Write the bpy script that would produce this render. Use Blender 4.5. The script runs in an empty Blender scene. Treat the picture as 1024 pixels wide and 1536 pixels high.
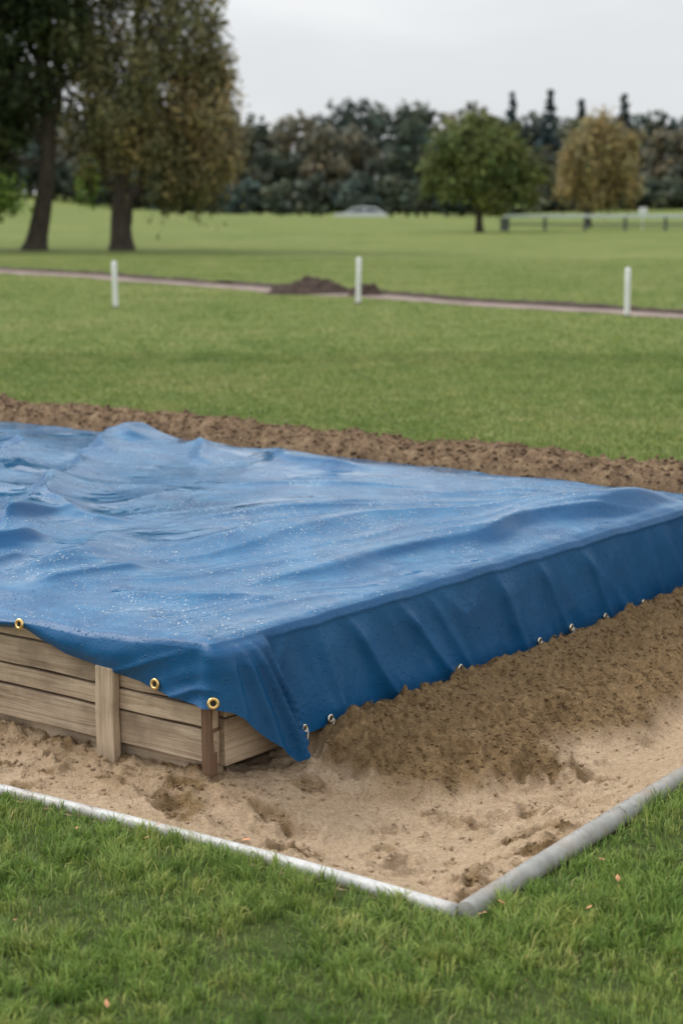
import bpy, math, numpy as np
from mathutils import Vector, Matrix
rng = np.random.default_rng(7)
scene = bpy.context.scene

# ------------------------------------------------------------------ helpers
def smooth(e0, e1, x):
    t = np.clip((x - e0) / (e1 - e0), 0, 1)
    return t * t * (3 - 2 * t)

def _h(ix, iy, seed):
    n = (ix.astype(np.int64) * 374761393 + iy.astype(np.int64) * 668265263 + seed * 1442695041) & 0xFFFFFFFF
    n = ((n ^ (n >> 13)) * 1274126177) & 0xFFFFFFFF
    n = (n ^ (n >> 16)) & 0xFFFFFFFF
    return n / 4294967295.0 * 2 * math.pi

def perlin(x, y, seed=0):
    x = np.asarray(x, float); y = np.asarray(y, float)
    ix = np.floor(x); iy = np.floor(y); fx = x - ix; fy = y - iy
    u = fx**3 * (fx * (fx * 6 - 15) + 10); v = fy**3 * (fy * (fy * 6 - 15) + 10)
    def g(dx, dy):
        a = _h(ix + dx, iy + dy, seed)
        return np.cos(a) * (fx - dx) + np.sin(a) * (fy - dy)
    a = g(0, 0) * (1 - u) + g(1, 0) * u
    b = g(0, 1) * (1 - u) + g(1, 1) * u
    return (a * (1 - v) + b * v) * 1.4

def fbm(x, y, octv=4, seed=0, gain=0.5):
    s = 0; a = 1.0; f = 1.0
    for o in range(octv):
        s = s + a * perlin(x * f, y * f, seed + o * 17); a *= gain; f *= 2.03
    return s

def mesh_obj(name, V, F, mat=None, smooth_sh=False, parent=None, attrs=None):
    V = np.asarray(V, np.float32); F = np.asarray(F, np.int32)
    me = bpy.data.meshes.new(name)
    k = F.shape[1]
    me.vertices.add(len(V)); me.vertices.foreach_set("co", V.ravel())
    me.loops.add(F.size); me.loops.foreach_set("vertex_index", F.ravel())
    me.polygons.add(len(F))
    me.polygons.foreach_set("loop_start", np.arange(0, F.size, k, dtype=np.int32))
    me.polygons.foreach_set("loop_total", np.full(len(F), k, np.int32))
    me.polygons.foreach_set("use_smooth", np.full(len(F), smooth_sh, bool))
    me.update(calc_edges=True)
    if attrs:
        for an, arr in attrs.items():
            arr = np.asarray(arr, np.float32)
            if arr.ndim == 1:
                at = me.attributes.new(an, 'FLOAT', 'POINT'); at.data.foreach_set("value", arr)
            elif arr.shape[1] == 3:
                at = me.attributes.new(an, 'FLOAT_VECTOR', 'POINT'); at.data.foreach_set("vector", arr.ravel())
            else:
                at = me.attributes.new(an, 'FLOAT_COLOR', 'POINT'); at.data.foreach_set("color", arr.ravel())
    ob = bpy.data.objects.new(name, me); scene.collection.objects.link(ob)
    if mat: me.materials.append(mat)
    if parent: ob.parent = parent
    return ob

def empty(name):
    e = bpy.data.objects.new(name, None); scene.collection.objects.link(e)
    e.empty_display_size = 0.1
    return e

def grid_faces(nu, nv, off=0):
    i = np.arange(nu - 1)[:, None]; j = np.arange(nv - 1)[None, :]
    a = i * nv + j
    return np.stack([a, a + nv, a + nv + 1, a + 1], -1).reshape(-1, 4) + off

class Geo:
    def __init__(s): s.V = []; s.F = []; s.n = 0
    def add(s, V, F):
        V = np.asarray(V, float); s.V.append(V); s.F.append(np.asarray(F) + s.n); s.n += len(V)
    def get(s): return np.concatenate(s.V), np.concatenate(s.F)

def tube(path, rad, seg=10, cap=True):
    path = np.asarray(path, float); n = len(path)
    rad = np.broadcast_to(np.asarray(rad, float), (n,))
    tan = np.gradient(path, axis=0); tan /= np.linalg.norm(tan, axis=1)[:, None] + 1e-9
    ref = np.array([0, 0, 1.0]) if abs(tan[:, 2]).mean() < 0.8 else np.array([1.0, 0, 0])
    s = np.cross(tan, ref); s /= np.linalg.norm(s, axis=1)[:, None] + 1e-9
    u = np.cross(s, tan)
    an = np.linspace(0, 2 * math.pi, seg, endpoint=False)
    V = path[:, None] + rad[:, None, None] * (np.cos(an)[None, :, None] * s[:, None] + np.sin(an)[None, :, None] * u[:, None])
    V = V.reshape(-1, 3); F = []
    for i in range(n - 1):
        for j in range(seg):
            F.append([i * seg + j, i * seg + (j + 1) % seg, (i + 1) * seg + (j + 1) % seg, (i + 1) * seg + j])
    if cap:
        V = np.vstack([V, path[0], path[-1]])
        for j in range(seg):
            F.append([len(V) - 2, (j + 1) % seg, j, j])
            F.append([len(V) - 1, (n - 1) * seg + j, (n - 1) * seg + (j + 1) % seg, (n - 1) * seg + (j + 1) % seg])
    return V, np.array(F)

def tube_geo(g, path, rad, seg=10):
    V, F = tube(path, rad, seg, cap=False); g.add(V, F)

def torus(c, axis, R, r, nu=20, nv=8):
    axis = np.array(axis, float); axis /= np.linalg.norm(axis)
    t = np.cross(axis, [0, 0, 1.0]); t /= np.linalg.norm(t); b = np.cross(axis, t)
    A = np.linspace(0, 2 * math.pi, nu, endpoint=False); B = np.linspace(0, 2 * math.pi, nv, endpoint=False)
    rad = np.cos(A)[:, None] * t + np.sin(A)[:, None] * b
    V = np.array(c) + (R + r * np.cos(B))[None, :, None] * rad[:, None] + (r * np.sin(B))[None, :, None] * axis
    V = V.reshape(-1, 3); F = []
    for i in range(nu):
        for j in range(nv):
            F.append([i * nv + j, ((i + 1) % nu) * nv + j, ((i + 1) % nu) * nv + (j + 1) % nv, i * nv + (j + 1) % nv])
    return V, np.array(F)

# ------------------------------------------------------------------ node helpers
def new_mat(name):
    m = bpy.data.materials.new(name); m.use_nodes = True
    nt = m.node_tree; b = nt.nodes["Principled BSDF"]
    return m, nt, b
def N(nt, t, **kw):
    n = nt.nodes.new(t)
    for k, v in kw.items():
        if k in n.inputs.keys(): n.inputs[k].default_value = v
        else: setattr(n, k, v)
    return n
def L(nt, a, b): nt.links.new(a, b)
def noise(nt, scale, detail=4, rough=0.55, vec=None, dist=0.0):
    n = N(nt, 'ShaderNodeTexNoise'); n.inputs['Scale'].default_value = scale
    n.inputs['Detail'].default_value = detail; n.inputs['Roughness'].default_value = rough
    n.inputs['Distortion'].default_value = dist
    if vec is not None: L(nt, vec, n.inputs['Vector'])
    return n.outputs['Fac']
def coords(nt, scale=None):
    tc = N(nt, 'ShaderNodeTexCoord')
    if scale is None: return tc.outputs['Object']
    mp = N(nt, 'ShaderNodeMapping'); mp.inputs['Scale'].default_value = scale
    L(nt, tc.outputs['Object'], mp.inputs['Vector']); return mp.outputs['Vector']
def ramp(nt, fac, stops):
    r = N(nt, 'ShaderNodeValToRGB'); L(nt, fac, r.inputs['Fac'])
    el = r.color_ramp.elements
    while len(el) < len(stops): el.new(0.5)
    for e, (p, c) in zip(el, stops):
        e.position = p; e.color = (c[0], c[1], c[2], 1) if hasattr(c, '__len__') else (c, c, c, 1)
    return r.outputs['Color']
def mix(nt, fac, a, b, bt='MIX'):
    m = N(nt, 'ShaderNodeMix', data_type='RGBA', blend_type=bt)
    F_, A_, B_ = m.inputs[0], m.inputs[6], m.inputs[7]
    for s, v in ((F_, fac), (A_, a), (B_, b)):
        if isinstance(v, bpy.types.NodeSocket): L(nt, v, s)
        elif isinstance(v, (int, float)): s.default_value = v
        else: s.default_value = (v[0], v[1], v[2], 1)
    return m.outputs[2]
def math_(nt, op, a, b=None, c=None):
    m = N(nt, 'ShaderNodeMath', operation=op)
    for i, v in enumerate((a, b, c)):
        if v is None: continue
        if isinstance(v, bpy.types.NodeSocket): L(nt, v, m.inputs[i])
        else: m.inputs[i].default_value = v
    return m.outputs[0]
def bump(nt, h, strength, dist, prev=None):
    b = N(nt, 'ShaderNodeBump'); b.inputs['Strength'].default_value = strength; b.inputs['Distance'].default_value = dist
    L(nt, h, b.inputs['Height'])
    if prev is not None: L(nt, prev, b.inputs['Normal'])
    return b.outputs['Normal']
def attr(nt, name):
    a = N(nt, 'ShaderNodeAttribute'); a.attribute_name = name; return a

# ------------------------------------------------------------------ layout frames
C0 = np.array([-0.357, 4.715]); aV = np.array([-0.808, 0.589]); bV = np.array([0.6285, 0.778])
BW = 3.07; AW = 6.0; TOP = 0.39
def ab2xy(A, B):
    A = np.asarray(A, float); B = np.asarray(B, float)
    return C0[0] + A * aV[0] + B * bV[0], C0[1] + A * aV[1] + B * bV[1]
K0 = np.array([0.2817, 3.746]); ka = np.array([-0.8165, 0.5774]); kb = np.array([0.5774, 0.8165])
def xy2k(x, y):
    dx = x - K0[0]; dy = y - K0[1]
    return dx * ka[0] + dy * ka[1], dx * kb[0] + dy * kb[1]
PIT_A, PIT_B = 8.0, 4.5

path_pts = np.array([(-30, 52.0), (-14, 43.2), (-7.1, 37.0), (-3.8, 33.2), (-1.27, 30.0), (0.9, 27.3), (4.47, 23.3), (8, 19.6), (16, 12.5)])
def path_dist(x, y):
    d = np.full(np.shape(x), 1e9)
    for i in range(len(path_pts) - 1):
        p = path_pts[i]; q = path_pts[i + 1]; e = q - p
        t = np.clip(((x - p[0]) * e[0] + (y - p[1]) * e[1]) / (e @ e), 0, 1)
        d = np.minimum(d, np.hypot(x - p[0] - t * e[0], y - p[1] - t * e[1]))
    return d

def terrain(x, y):
    h = 1.5 * smooth(60, 150, y) * smooth(2, -35, x)
    h = h + 1.7 * smooth(95, 230, y) * smooth(12, 45, x)
    h = h - 0.9 * smooth(127, 137, y) * smooth(-28, -12, x) * smooth(18, 6, x)
    h = h + 0.02 * fbm(x * .35, y * .35, 3, 5) * smooth(12, 25, y)
    return h

# ------------------------------------------------------------------ materials
def grass_col(nt, k=1.0):
    v = coords(nt)
    n1 = noise(nt, 0.45, 6, 0.62, v); n2 = noise(nt, 2.6, 5, 0.65, v)
    s = lambda c: tuple(q * k for q in c)
    c = ramp(nt, n1, [(0.34, s((0.150, 0.222, 0.042))), (0.5, s((0.225, 0.285, 0.070))), (0.66, s((0.310, 0.325, 0.112)))])
    c2 = ramp(nt, n2, [(0.32, s((0.115, 0.190, 0.034))), (0.5, s((.22, .28, .07))), (0.68, s((0.36, 0.355, 0.14)))])
    return mix(nt, 0.5, c, c2)

mat_ground, nt, b = new_mat("lawn_ground")
v = coords(nt)
c = grass_col(nt, .86)
n3 = noise(nt, 30, 5, 0.65, v); n4 = noise(nt, .12, 4, .6, v)
c = mix(nt, 0.6, c, ramp(nt, n3, [(0.3, (0.5, 0.5, 0.42)), (0.65, (1.0, 1.0, 1.0))]), 'MULTIPLY')
c = mix(nt, 0.8, c, ramp(nt, n4, [(0.3, (0.80, 0.86, 0.8)), (0.65, (1.10, 1.04, 1.15))]), 'MULTIPLY')
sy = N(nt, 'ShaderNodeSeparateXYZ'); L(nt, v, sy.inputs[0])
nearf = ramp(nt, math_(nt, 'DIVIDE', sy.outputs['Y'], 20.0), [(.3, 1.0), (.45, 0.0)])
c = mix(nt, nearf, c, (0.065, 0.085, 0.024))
L(nt, c, b.inputs['Base Color']); b.inputs['Roughness'].default_value = 0.9
b.inputs['Specular IOR Level'].default_value = 0.15
L(nt, bump(nt, n3, 0.4, 0.03), b.inputs['Normal'])

def blend_normal(nt, k, other):
    g_ = N(nt, 'ShaderNodeNewGeometry')
    sc = N(nt, 'ShaderNodeVectorMath', operation='SCALE'); L(nt, g_.outputs['Normal'], sc.inputs[0]); sc.inputs['Scale'].default_value = 1 - k
    ad = N(nt, 'ShaderNodeVectorMath', operation='ADD'); L(nt, sc.outputs[0], ad.inputs[0])
    if other is None: ad.inputs[1].default_value = (0, 0, k)
    else:
        s2 = N(nt, 'ShaderNodeVectorMath', operation='SCALE'); L(nt, other, s2.inputs[0]); s2.inputs['Scale'].default_value = k; L(nt, s2.outputs[0], ad.inputs[1])
    nm = N(nt, 'ShaderNodeVectorMath', operation='NORMALIZE'); L(nt, ad.outputs[0], nm.inputs[0])
    return nm.outputs[0]
def leafy(name, transl=0.3, rough=0.6):
    m, nt, b = new_mat(name)
    tr = N(nt, 'ShaderNodeBsdfTranslucent'); mx = N(nt, 'ShaderNodeMixShader'); mx.inputs[0].default_value = transl
    out = nt.nodes['Material Output']
    L(nt, b.outputs[0], mx.inputs[1]); L(nt, tr.outputs[0], mx.inputs[2]); L(nt, mx.outputs[0], out.inputs[0])
    b.inputs['Roughness'].default_value = rough; b.inputs['Specular IOR Level'].default_value = 0.25
    return m, nt, b, tr
mat_grass, nt, b, tr = leafy("grass_blades", 0.28, 0.5)
L(nt, blend_normal(nt, .45, None), b.inputs['Normal'])
c = grass_col(nt, .95)
sy = N(nt, 'ShaderNodeSeparateXYZ'); L(nt, coords(nt), sy.inputs[0])
nearf = ramp(nt, math_(nt, 'DIVIDE', sy.outputs['Y'], 20.0), [(.3, 1.0), (.45, 0.0)])
pt = ramp(nt, noise(nt, 5.5, 4, .65, coords(nt)), [(.36, (.78, .95, .70)), (.52, (.96, 1.08, .86)), (.68, (1.25, 1.14, 1.05))])
c = mix(nt, nearf, c, mix(nt, 1.0, c, pt, 'MULTIPLY'))
r = attr(nt, "rnd").outputs['Fac']
c = mix(nt, 1.0, c, ramp(nt, r, [(0.0, (0.50, 0.62, 0.46)), (0.35, (0.80, 0.92, 0.7)), (0.6, (1.05, 1.10, 0.98)), (0.88, (1.5, 1.42, 1.25)), (0.97, (2.1, 1.5, 2.3))]), 'MULTIPLY')
L(nt, c, b.inputs['Base Color']); L(nt, c, tr.inputs['Color'])

mat_leaf, nt, b, tr = leafy("foliage", 0.25, 0.6)
ca = attr(nt, "col").outputs['Color']
L(nt, ca, b.inputs['Base Color']); L(nt, ca, tr.inputs['Color'])
L(nt, blend_normal(nt, .62, attr(nt, "nrm").outputs['Vector']), b.inputs['Normal'])

mat_bark, nt, b = new_mat("bark")
v = coords(nt, (3, 3, .6))
n = noise(nt, 4, 6, .65, v)
L(nt, ramp(nt, n, [(0.3, (0.022, 0.017, 0.012)), (0.7, (0.085, 0.066, 0.048))]), b.inputs['Base Color'])
b.inputs['Roughness'].default_value = .9; L(nt, bump(nt, n, 1, .05), b.inputs['Normal'])

mat_sand, nt, b = new_mat("sand")
v = coords(nt)
dm = attr(nt, "damp").outputs['Fac']
nf = noise(nt, 260, 3, 0.7, v); nm = noise(nt, 45, 5, 0.65, v); nl = noise(nt, 5, 4, .6, v)
dry = ramp(nt, nl, [(0.3, (0.58, 0.40, 0.245)), (0.7, (0.76, 0.57, 0.385))])
dry = mix(nt, .45, dry, ramp(nt, nm, [(0.3, (0.42, 0.28, 0.16)), (0.6, (0.80, 0.61, 0.42))]))
wet = ramp(nt, nm, [(0.3, (0.175, 0.108, 0.048)), (0.7, (0.44, 0.295, 0.150))])
dmm = math_(nt, 'ADD', dm, math_(nt, 'MULTIPLY', math_(nt, 'SUBTRACT', nm, 0.5), 0.8))
c = mix(nt, ramp(nt, dmm, [(0.2, 0.0), (0.8, 1.0)]), dry, wet)
c = mix(nt, .6, c, ramp(nt, nf, [(0.3, (0.5, 0.47, 0.42)), (0.55, (1.05, 1.05, 1.05)), (0.8, (1.4, 1.4, 1.4))]), 'MULTIPLY')
L(nt, c, b.inputs['Base Color']); b.inputs['Roughness'].default_value = .95; b.inputs['Specular IOR Level'].default_value = .2
nb = bump(nt, nm, 1.0, 0.022); L(nt, bump(nt, nf, 0.9, 0.006, nb), b.inputs['Normal'])

mat_soil, nt, b = new_mat("brown_soil")
v = coords(nt)
n1 = noise(nt, 14, 6, .7, v); n2 = noise(nt, 110, 4, .75, v)
c = ramp(nt, n1, [(0.3, (0.15, 0.090, 0.048)), (0.5, (0.30, 0.195, 0.110)), (0.72, (0.52, 0.365, 0.220))])
c = mix(nt, .75, c, ramp(nt, n2, [(0.3, (0.4, 0.4, 0.4)), (0.65, (1.35, 1.35, 1.3))]), 'MULTIPLY')
L(nt, c, b.inputs['Base Color']); b.inputs['Roughness'].default_value = .95
nb = bump(nt, n1, 1, 0.03); L(nt, bump(nt, n2, 1, 0.012, nb), b.inputs['Normal'])

mat_dark, nt, b = new_mat("dark_soil")
v = coords(nt); n1 = noise(nt, 9, 6, .7, v)
L(nt, ramp(nt, n1, [(0.3, (0.03, 0.02, 0.015)), (0.7, (0.12, 0.08, 0.058))]), b.inputs['Base Color'])
b.inputs['Roughness'].default_value = .95; L(nt, bump(nt, n1, 1, .06), b.inputs['Normal'])

mat_path, nt, b = new_mat("path_gravel")
v = coords(nt); n1 = noise(nt, 3, 6, .7, v)
L(nt, ramp(nt, n1, [(0.3, (0.18, 0.125, 0.10)), (0.7, (0.40, 0.32, 0.28))]), b.inputs['Base Color'])
b.inputs['Roughness'].default_value = .95

mat_tarp, nt, b = new_mat("blue_pvc_tarpaulin")
v = coords(nt)
nw = noise(nt, 2.0, 5, .6, v, .6)      # wet film patches
nc = noise(nt, 20, 5, .60, v, .8)      # fine crinkles
npd = noise(nt, 2.6, 6, .62, v, 1.0)   # puddles
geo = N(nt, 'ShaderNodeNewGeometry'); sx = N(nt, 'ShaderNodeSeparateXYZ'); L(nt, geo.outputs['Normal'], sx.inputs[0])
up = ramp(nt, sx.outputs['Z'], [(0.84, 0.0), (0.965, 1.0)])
base = ramp(nt, noise(nt, 3.0, 5, .6, v), [(0.3, (0.0025, 0.075, 0.200)), (0.7, (0.005, 0.105, 0.265))])
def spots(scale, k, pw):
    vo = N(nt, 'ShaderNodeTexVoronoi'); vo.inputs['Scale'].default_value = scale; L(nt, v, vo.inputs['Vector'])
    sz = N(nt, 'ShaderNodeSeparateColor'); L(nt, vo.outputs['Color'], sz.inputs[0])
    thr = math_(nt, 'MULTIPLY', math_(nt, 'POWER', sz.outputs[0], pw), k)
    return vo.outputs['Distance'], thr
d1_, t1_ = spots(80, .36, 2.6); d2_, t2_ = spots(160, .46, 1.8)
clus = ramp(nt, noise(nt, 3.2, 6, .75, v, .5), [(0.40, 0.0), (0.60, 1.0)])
glint_specks = math_(nt, 'MULTIPLY', math_(nt, 'MULTIPLY', math_(nt, 'MAXIMUM', math_(nt, 'LESS_THAN', d1_, t1_), math_(nt, 'MULTIPLY', math_(nt, 'LESS_THAN', d2_, t2_), .6)), up), clus)
top_glare = math_(nt, 'MULTIPLY', math_(nt, 'MULTIPLY', up, ramp(nt, noise(nt, 5, 7, .78, v, .5), [(0.34, 0.0), (0.72, 1.0)])), .58)
base = mix(nt, top_glare, base, (0.060, 0.30, 0.53))  # lighter blue on upward faces puts sky glare into the colour
base = mix(nt, glint_specks, base, (0.70, 0.77, 0.82))  # pale specks paint the glints of wet droplets into the colour
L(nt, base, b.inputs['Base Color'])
pud = math_(nt, 'MULTIPLY', ramp(nt, npd, [(0.55, 0.0), (0.58, 1.0)]), ramp(nt, sx.outputs['Z'], [(0.94, 0.0), (0.98, 1.0)]))
rg = ramp(nt, nw, [(0.35, 0.30), (0.52, 0.22), (0.66, 0.13)])
rgh = mix(nt, up, (.40, .40, .40), rg)
L(nt, mix(nt, pud, rgh, (.035, .035, .035)), b.inputs['Roughness'])
L(nt, mix(nt, up, (.36, .36, .36), (.66, .66, .66)), b.inputs['Specular IOR Level'])
b1 = N(nt, 'ShaderNodeBump'); b1.inputs['Distance'].default_value = .012; L(nt, nc, b1.inputs['Height'])
L(nt, math_(nt, 'SUBTRACT', .26, math_(nt, 'MULTIPLY', pud, .22)), b1.inputs['Strength'])
dome = math_(nt, 'SUBTRACT', t1_, math_(nt, 'MINIMUM', d1_, t1_))
dome2 = math_(nt, 'SUBTRACT', t2_, math_(nt, 'MINIMUM', d2_, t2_))
b2 = bump(nt, math_(nt, 'ADD', dome, math_(nt, 'MULTIPLY', dome2, .6)), 0.7, 0.02, b1.outputs[0])
L(nt, b2, b.inputs['Normal'])

mat_wood, nt, b = new_mat("weathered_wood")
tc = N(nt, 'ShaderNodeTexCoord'); oi = N(nt, 'ShaderNodeObjectInfo')
ad = N(nt, 'ShaderNodeVectorMath', operation='ADD')
cmb = N(nt, 'ShaderNodeCombineXYZ'); rr = math_(nt, 'MULTIPLY', oi.outputs['Random'], 37.0)
for i in range(3): L(nt, rr, cmb.inputs[i])
L(nt, tc.outputs['Object'], ad.inputs[0]); L(nt, cmb.outputs[0], ad.inputs[1])
mp = N(nt, 'ShaderNodeMapping'); mp.inputs['Scale'].default_value = (2.2, 45, 45); L(nt, ad.outputs[0], mp.inputs['Vector'])
g1 = noise(nt, 1.0, 7, .68, mp.outputs[0], 1.2)
st = noise(nt, 6, 5, .6, ad.outputs[0])
c = ramp(nt, g1, [(0.25, (0.20, 0.14, 0.09)), (0.42, (0.45, 0.345, 0.24)), (0.6, (0.61, 0.50, 0.37)), (0.8, (0.70, 0.60, 0.475))])
c = mix(nt, .8, c, ramp(nt, st, [(0.3, (0.48, 0.44, 0.40)), (0.6, (1.05, 1.03, 1.0))]), 'MULTIPLY')
c = mix(nt, 1.0, c, ramp(nt, oi.outputs['Random'], [(0.0, (0.78, 0.76, 0.74)), (1.0, (1.1, 1.08, 1.05))]), 'MULTIPLY')
vk = N(nt, 'ShaderNodeTexVoronoi'); vk.inputs['Scale'].default_value = 1.0
mk = N(nt, 'ShaderNodeMapping'); mk.inputs['Scale'].default_value = (4, 9, 9); L(nt, ad.outputs[0], mk.inputs['Vector']); L(nt, mk.outputs[0], vk.inputs['Vector'])
knot = ramp(nt, vk.outputs['Distance'], [(0.03, (0.25, 0.17, 0.11)), (0.15, (1, 1, 1))])
c = mix(nt, .8, c, knot, 'MULTIPLY')
L(nt, c, b.inputs['Base Color']); b.inputs['Roughness'].default_value = .85
L(nt, bump(nt, g1, .8, .007), b.inputs['Normal'])
mat_wood2, nt, b = new_mat("dark_wood")
v = coords(nt, (2, 40, 40)); g1 = noise(nt, 1.0, 6, .65, v, 1)
L(nt, ramp(nt, g1, [(0.3, (0.09, 0.05, 0.028)), (0.7, (0.26, 0.15, 0.085))]), b.inputs['Base Color']); b.inputs['Roughness'].default_value = .8
L(nt, bump(nt, g1, .7, .006), b.inputs['Normal'])

def kerbmat(name, lo, mid, hi, dirt):
    m, nt, b = new_mat(name)
    v = coords(nt); n1 = noise(nt, 14, 6, .7, v); n2 = noise(nt, 90, 4, .7, v); n5 = noise(nt, 5, 5, .7, v)
    c = ramp(nt, n1, [(0.3, lo), (0.6, mid), (0.8, hi)])
    c = mix(nt, .4, c, ramp(nt, n2, [(0.3, (0.6, 0.58, 0.54)), (0.6, (1, 1, 1))]), 'MULTIPLY')
    c = mix(nt, ramp(nt, n5, [(0.5, 0.0), (0.72, dirt)]), c, (0.32, 0.23, 0.14))
    L(nt, c, b.inputs['Base Color']); b.inputs['Roughness'].default_value = .45; L(nt, bump(nt, n2, .2, .003), b.inputs['Normal'])
    return m
mat_kerb = kerbmat("kerb_white", (0.46, 0.45, 0.43), (0.70, 0.70, 0.69), (0.80, 0.80, 0.79), .6)
mat_kerb2 = kerbmat("kerb_grey_pipe", (0.25, 0.245, 0.22), (0.40, 0.395, 0.37), (0.50, 0.50, 0.48), .75)

def simple(name, col, rough=.5, metal=0.0, var=.15):
    m, nt, b = new_mat(name)
    n1 = noise(nt, 25, 4, .6, coords(nt))
    lo = [x * (1 - var) for x in col]; hi = [min(1, x * (1 + var)) for x in col]
    L(nt, ramp(nt, n1, [(0.3, lo), (0.7, hi)]), b.inputs['Base Color'])
    b.inputs['Roughness'].default_value = rough; b.inputs['Metallic'].default_value = metal
    return m
mat_white = simple("white_plastic", (0.80, 0.81, 0.80), .45, var=.06)
mat_brass = simple("brass", (0.92, 0.62, 0.26), .3, 1.0)
mat_steel = simple("steel_ring", (0.86, 0.76, 0.60), .3, 1.0)
mat_hole = simple("eyelet_dark", (0.02, 0.015, 0.012), .8)
mat_cord = simple("cord", (0.75, 0.70, 0.60), .9)
mat_rail = simple("grey_rail", (0.60, 0.66, 0.64), .6)
mat_raildk = simple("rail_post", (0.14, 0.17, 0.16), .8)
mat_car = simple("car_paint", (0.66, 0.68, 0.70), .3, var=.03)
mat_glass = simple("car_glass", (0.03, 0.04, 0.05), .1)
mat_tyre = simple("tyre", (0.02, 0.02, 0.02), .8)
mat_dleaf = simple("dry_leaf", (0.62, 0.29, 0.15), .7, var=.5)

# ------------------------------------------------------------------ ground
def axis(core0, core1, step, far, lo, hi):
    c = np.arange(core0, core1 + 1e-6, step)
    g = [core1]; s = step
    while g[-1] < hi: s *= far; g.append(g[-1] + s)
    g2 = [core0]; s = step
    while g2[-1] > lo: s *= far; g2.append(g2[-1] - s)
    return np.concatenate([np.array(g2[1:])[::-1], c, np.array(g[1:])])
xs = axis(-5.5, 3.6, 0.05, 1.13, -900, 900); ys = axis(3.0, 11.5, 0.05, 1.05, -40, 1500)
X, Y = np.meshgrid(xs, ys, indexing='ij')
al, be = xy2k(X, Y)
ins = np.minimum(np.minimum(al, PIT_A - al), np.minimum(be, PIT_B - be))
Z = terrain(X, Y) - 0.35 * smooth(-0.01, 0.06, ins)
mesh_obj("ground", np.stack([X, Y, Z], -1).reshape(-1, 3), grid_faces(len(xs), len(ys)), mat_ground, True)

# ------------------------------------------------------------------ sand
ua = np.concatenate([np.arange(-0.02, 3.2, 0.008), np.arange(3.2, 8.05, 0.05)])
ub = np.arange(-0.02, 4.45, 0.009)
AA, BB = np.meshgrid(ua, ub, indexing='ij')
X = K0[0] + AA * ka[0] + BB * kb[0]; Y = K0[1] + AA * ka[1] + BB * kb[1]
dx = X - C0[0]; dy = Y - C0[1]
d_r = dx * 0.778 - dy * 0.6285          # outward from right face
Bc = dx * 0.6285 + dy * 0.778
d_l = -(dx * 0.589 + dy * 0.808)        # outward from left-front face
edge = np.minimum(AA, BB)
Z = -0.010 - 0.028 * smooth(0.03, 0.30, edge)
Z -= 0.072 * smooth(.05, .45, d_r) * smooth(0.05, .38, edge)
Z += 0.013 * fbm(X * 2.6, Y * 2.6, 3, 3) * smooth(0, .15, edge)
bank = np.clip(1 - (d_r + 0.09 * fbm(X * 2.5, Y * 2.5, 3, 21)) / (0.64), 0, 1) * smooth(0.20, 0.75, Bc + .1 * fbm(X * 4, Y * 4, 2, 9))
bank = np.where(d_r < 0, smooth(-0.3, 0.0, d_r) * bank, bank)
bankh = 1 - np.power(1 - np.clip(bank, 0, 1), 2.4); bankh *= smooth(0, .22, bank)
Z += 0.122 * bankh + 0.026 * smooth(1.0, 2.6, Bc) * bankh
lp = np.exp(-((d_l - 0.02) / 0.20) ** 2) * smooth(.25, .0, d_r)
Z += 0.022 * lp
rough = 0.5 + 1.4 * smooth(0.05, .35, bank) + 1.2 * lp
Z += rough * (0.0065 * fbm(X * 16, Y * 16, 4, 31, .62)) * smooth(0, .06, edge)
lump = np.clip(fbm(X * 9, Y * 9, 4, 77, .6) - .12, 0, 1)
Z += 0.015 * lump * rough * smooth(0, .1, edge)
Z += .010 * fbm(Bc * 7 + d_r * 1.5, d_r * 2, 3, 88) * bankh * smooth(0, .15, d_r)
Z = np.where((d_r < .09) & (d_r > -.2) & (Bc > .3), np.minimum(Z, .046 + .008 * perlin(X * 9, Y * 9, 2) + .012 * smooth(1.2, 2.6, Bc) + .45 * np.clip(d_r - .035, 0, 1)), Z)
damp = 0.80 * smooth(0.02, 0.3, bank) + 0.38 * lp + 0.5 * smooth(.12, .6, lump) * rough * .5
r2 = np.random.default_rng(5)
for i in range(280):
    ca_, cb_ = r2.uniform(0.05, 2.4), r2.uniform(0.08, 1.7)
    big = i % 5 == 0
    R = r2.uniform(0.045, 0.085) if big else r2.uniform(0.015, 0.045); dep = r2.uniform(0.014, 0.028) if big else r2.uniform(0.006, 0.016)
    th = r2.uniform(0, 3.14); e = r2.uniform(.4, .9)
    m_ = (np.abs(ua - ca_) < .3); n_ = (np.abs(ub - cb_) < .3)
    ix = np.ix_(m_, n_)
    A_ = AA[ix]; B_ = BB[ix]
    qx = (A_ - ca_) * math.cos(th) + (B_ - cb_) * math.sin(th); qy = -(A_ - ca_) * math.sin(th) + (B_ - cb_) * math.cos(th)
    rr_ = np.sqrt((qx) ** 2 + (qy / e) ** 2) / R * (1 + .45 * fbm(X[ix] * 22, Y[ix] * 22, 2, 50 + i % 5))
    w = np.exp(-rr_ ** 2.4)
    ed = smooth(0, .08, edge[ix])
    Z[ix] += ed * (-dep * w + dep * .7 * np.exp(-((rr_ - 1.35) / .4) ** 2) * (1 + .6 * perlin(X[ix] * 50, Y[ix] * 50, 4)))
    damp[ix] += (0.60 * np.exp(-((rr_ - .8) / .6) ** 2)) * (1 if i % 3 == 0 else .2)
sandZ = Z
sand_root = mesh_obj("sand", np.stack([X, Y, Z], -1).reshape(-1, 3), grid_faces(len(ua), len(ub)), mat_sand, True, attrs={"damp": np.clip(damp, 0, 1).ravel()})

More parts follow.
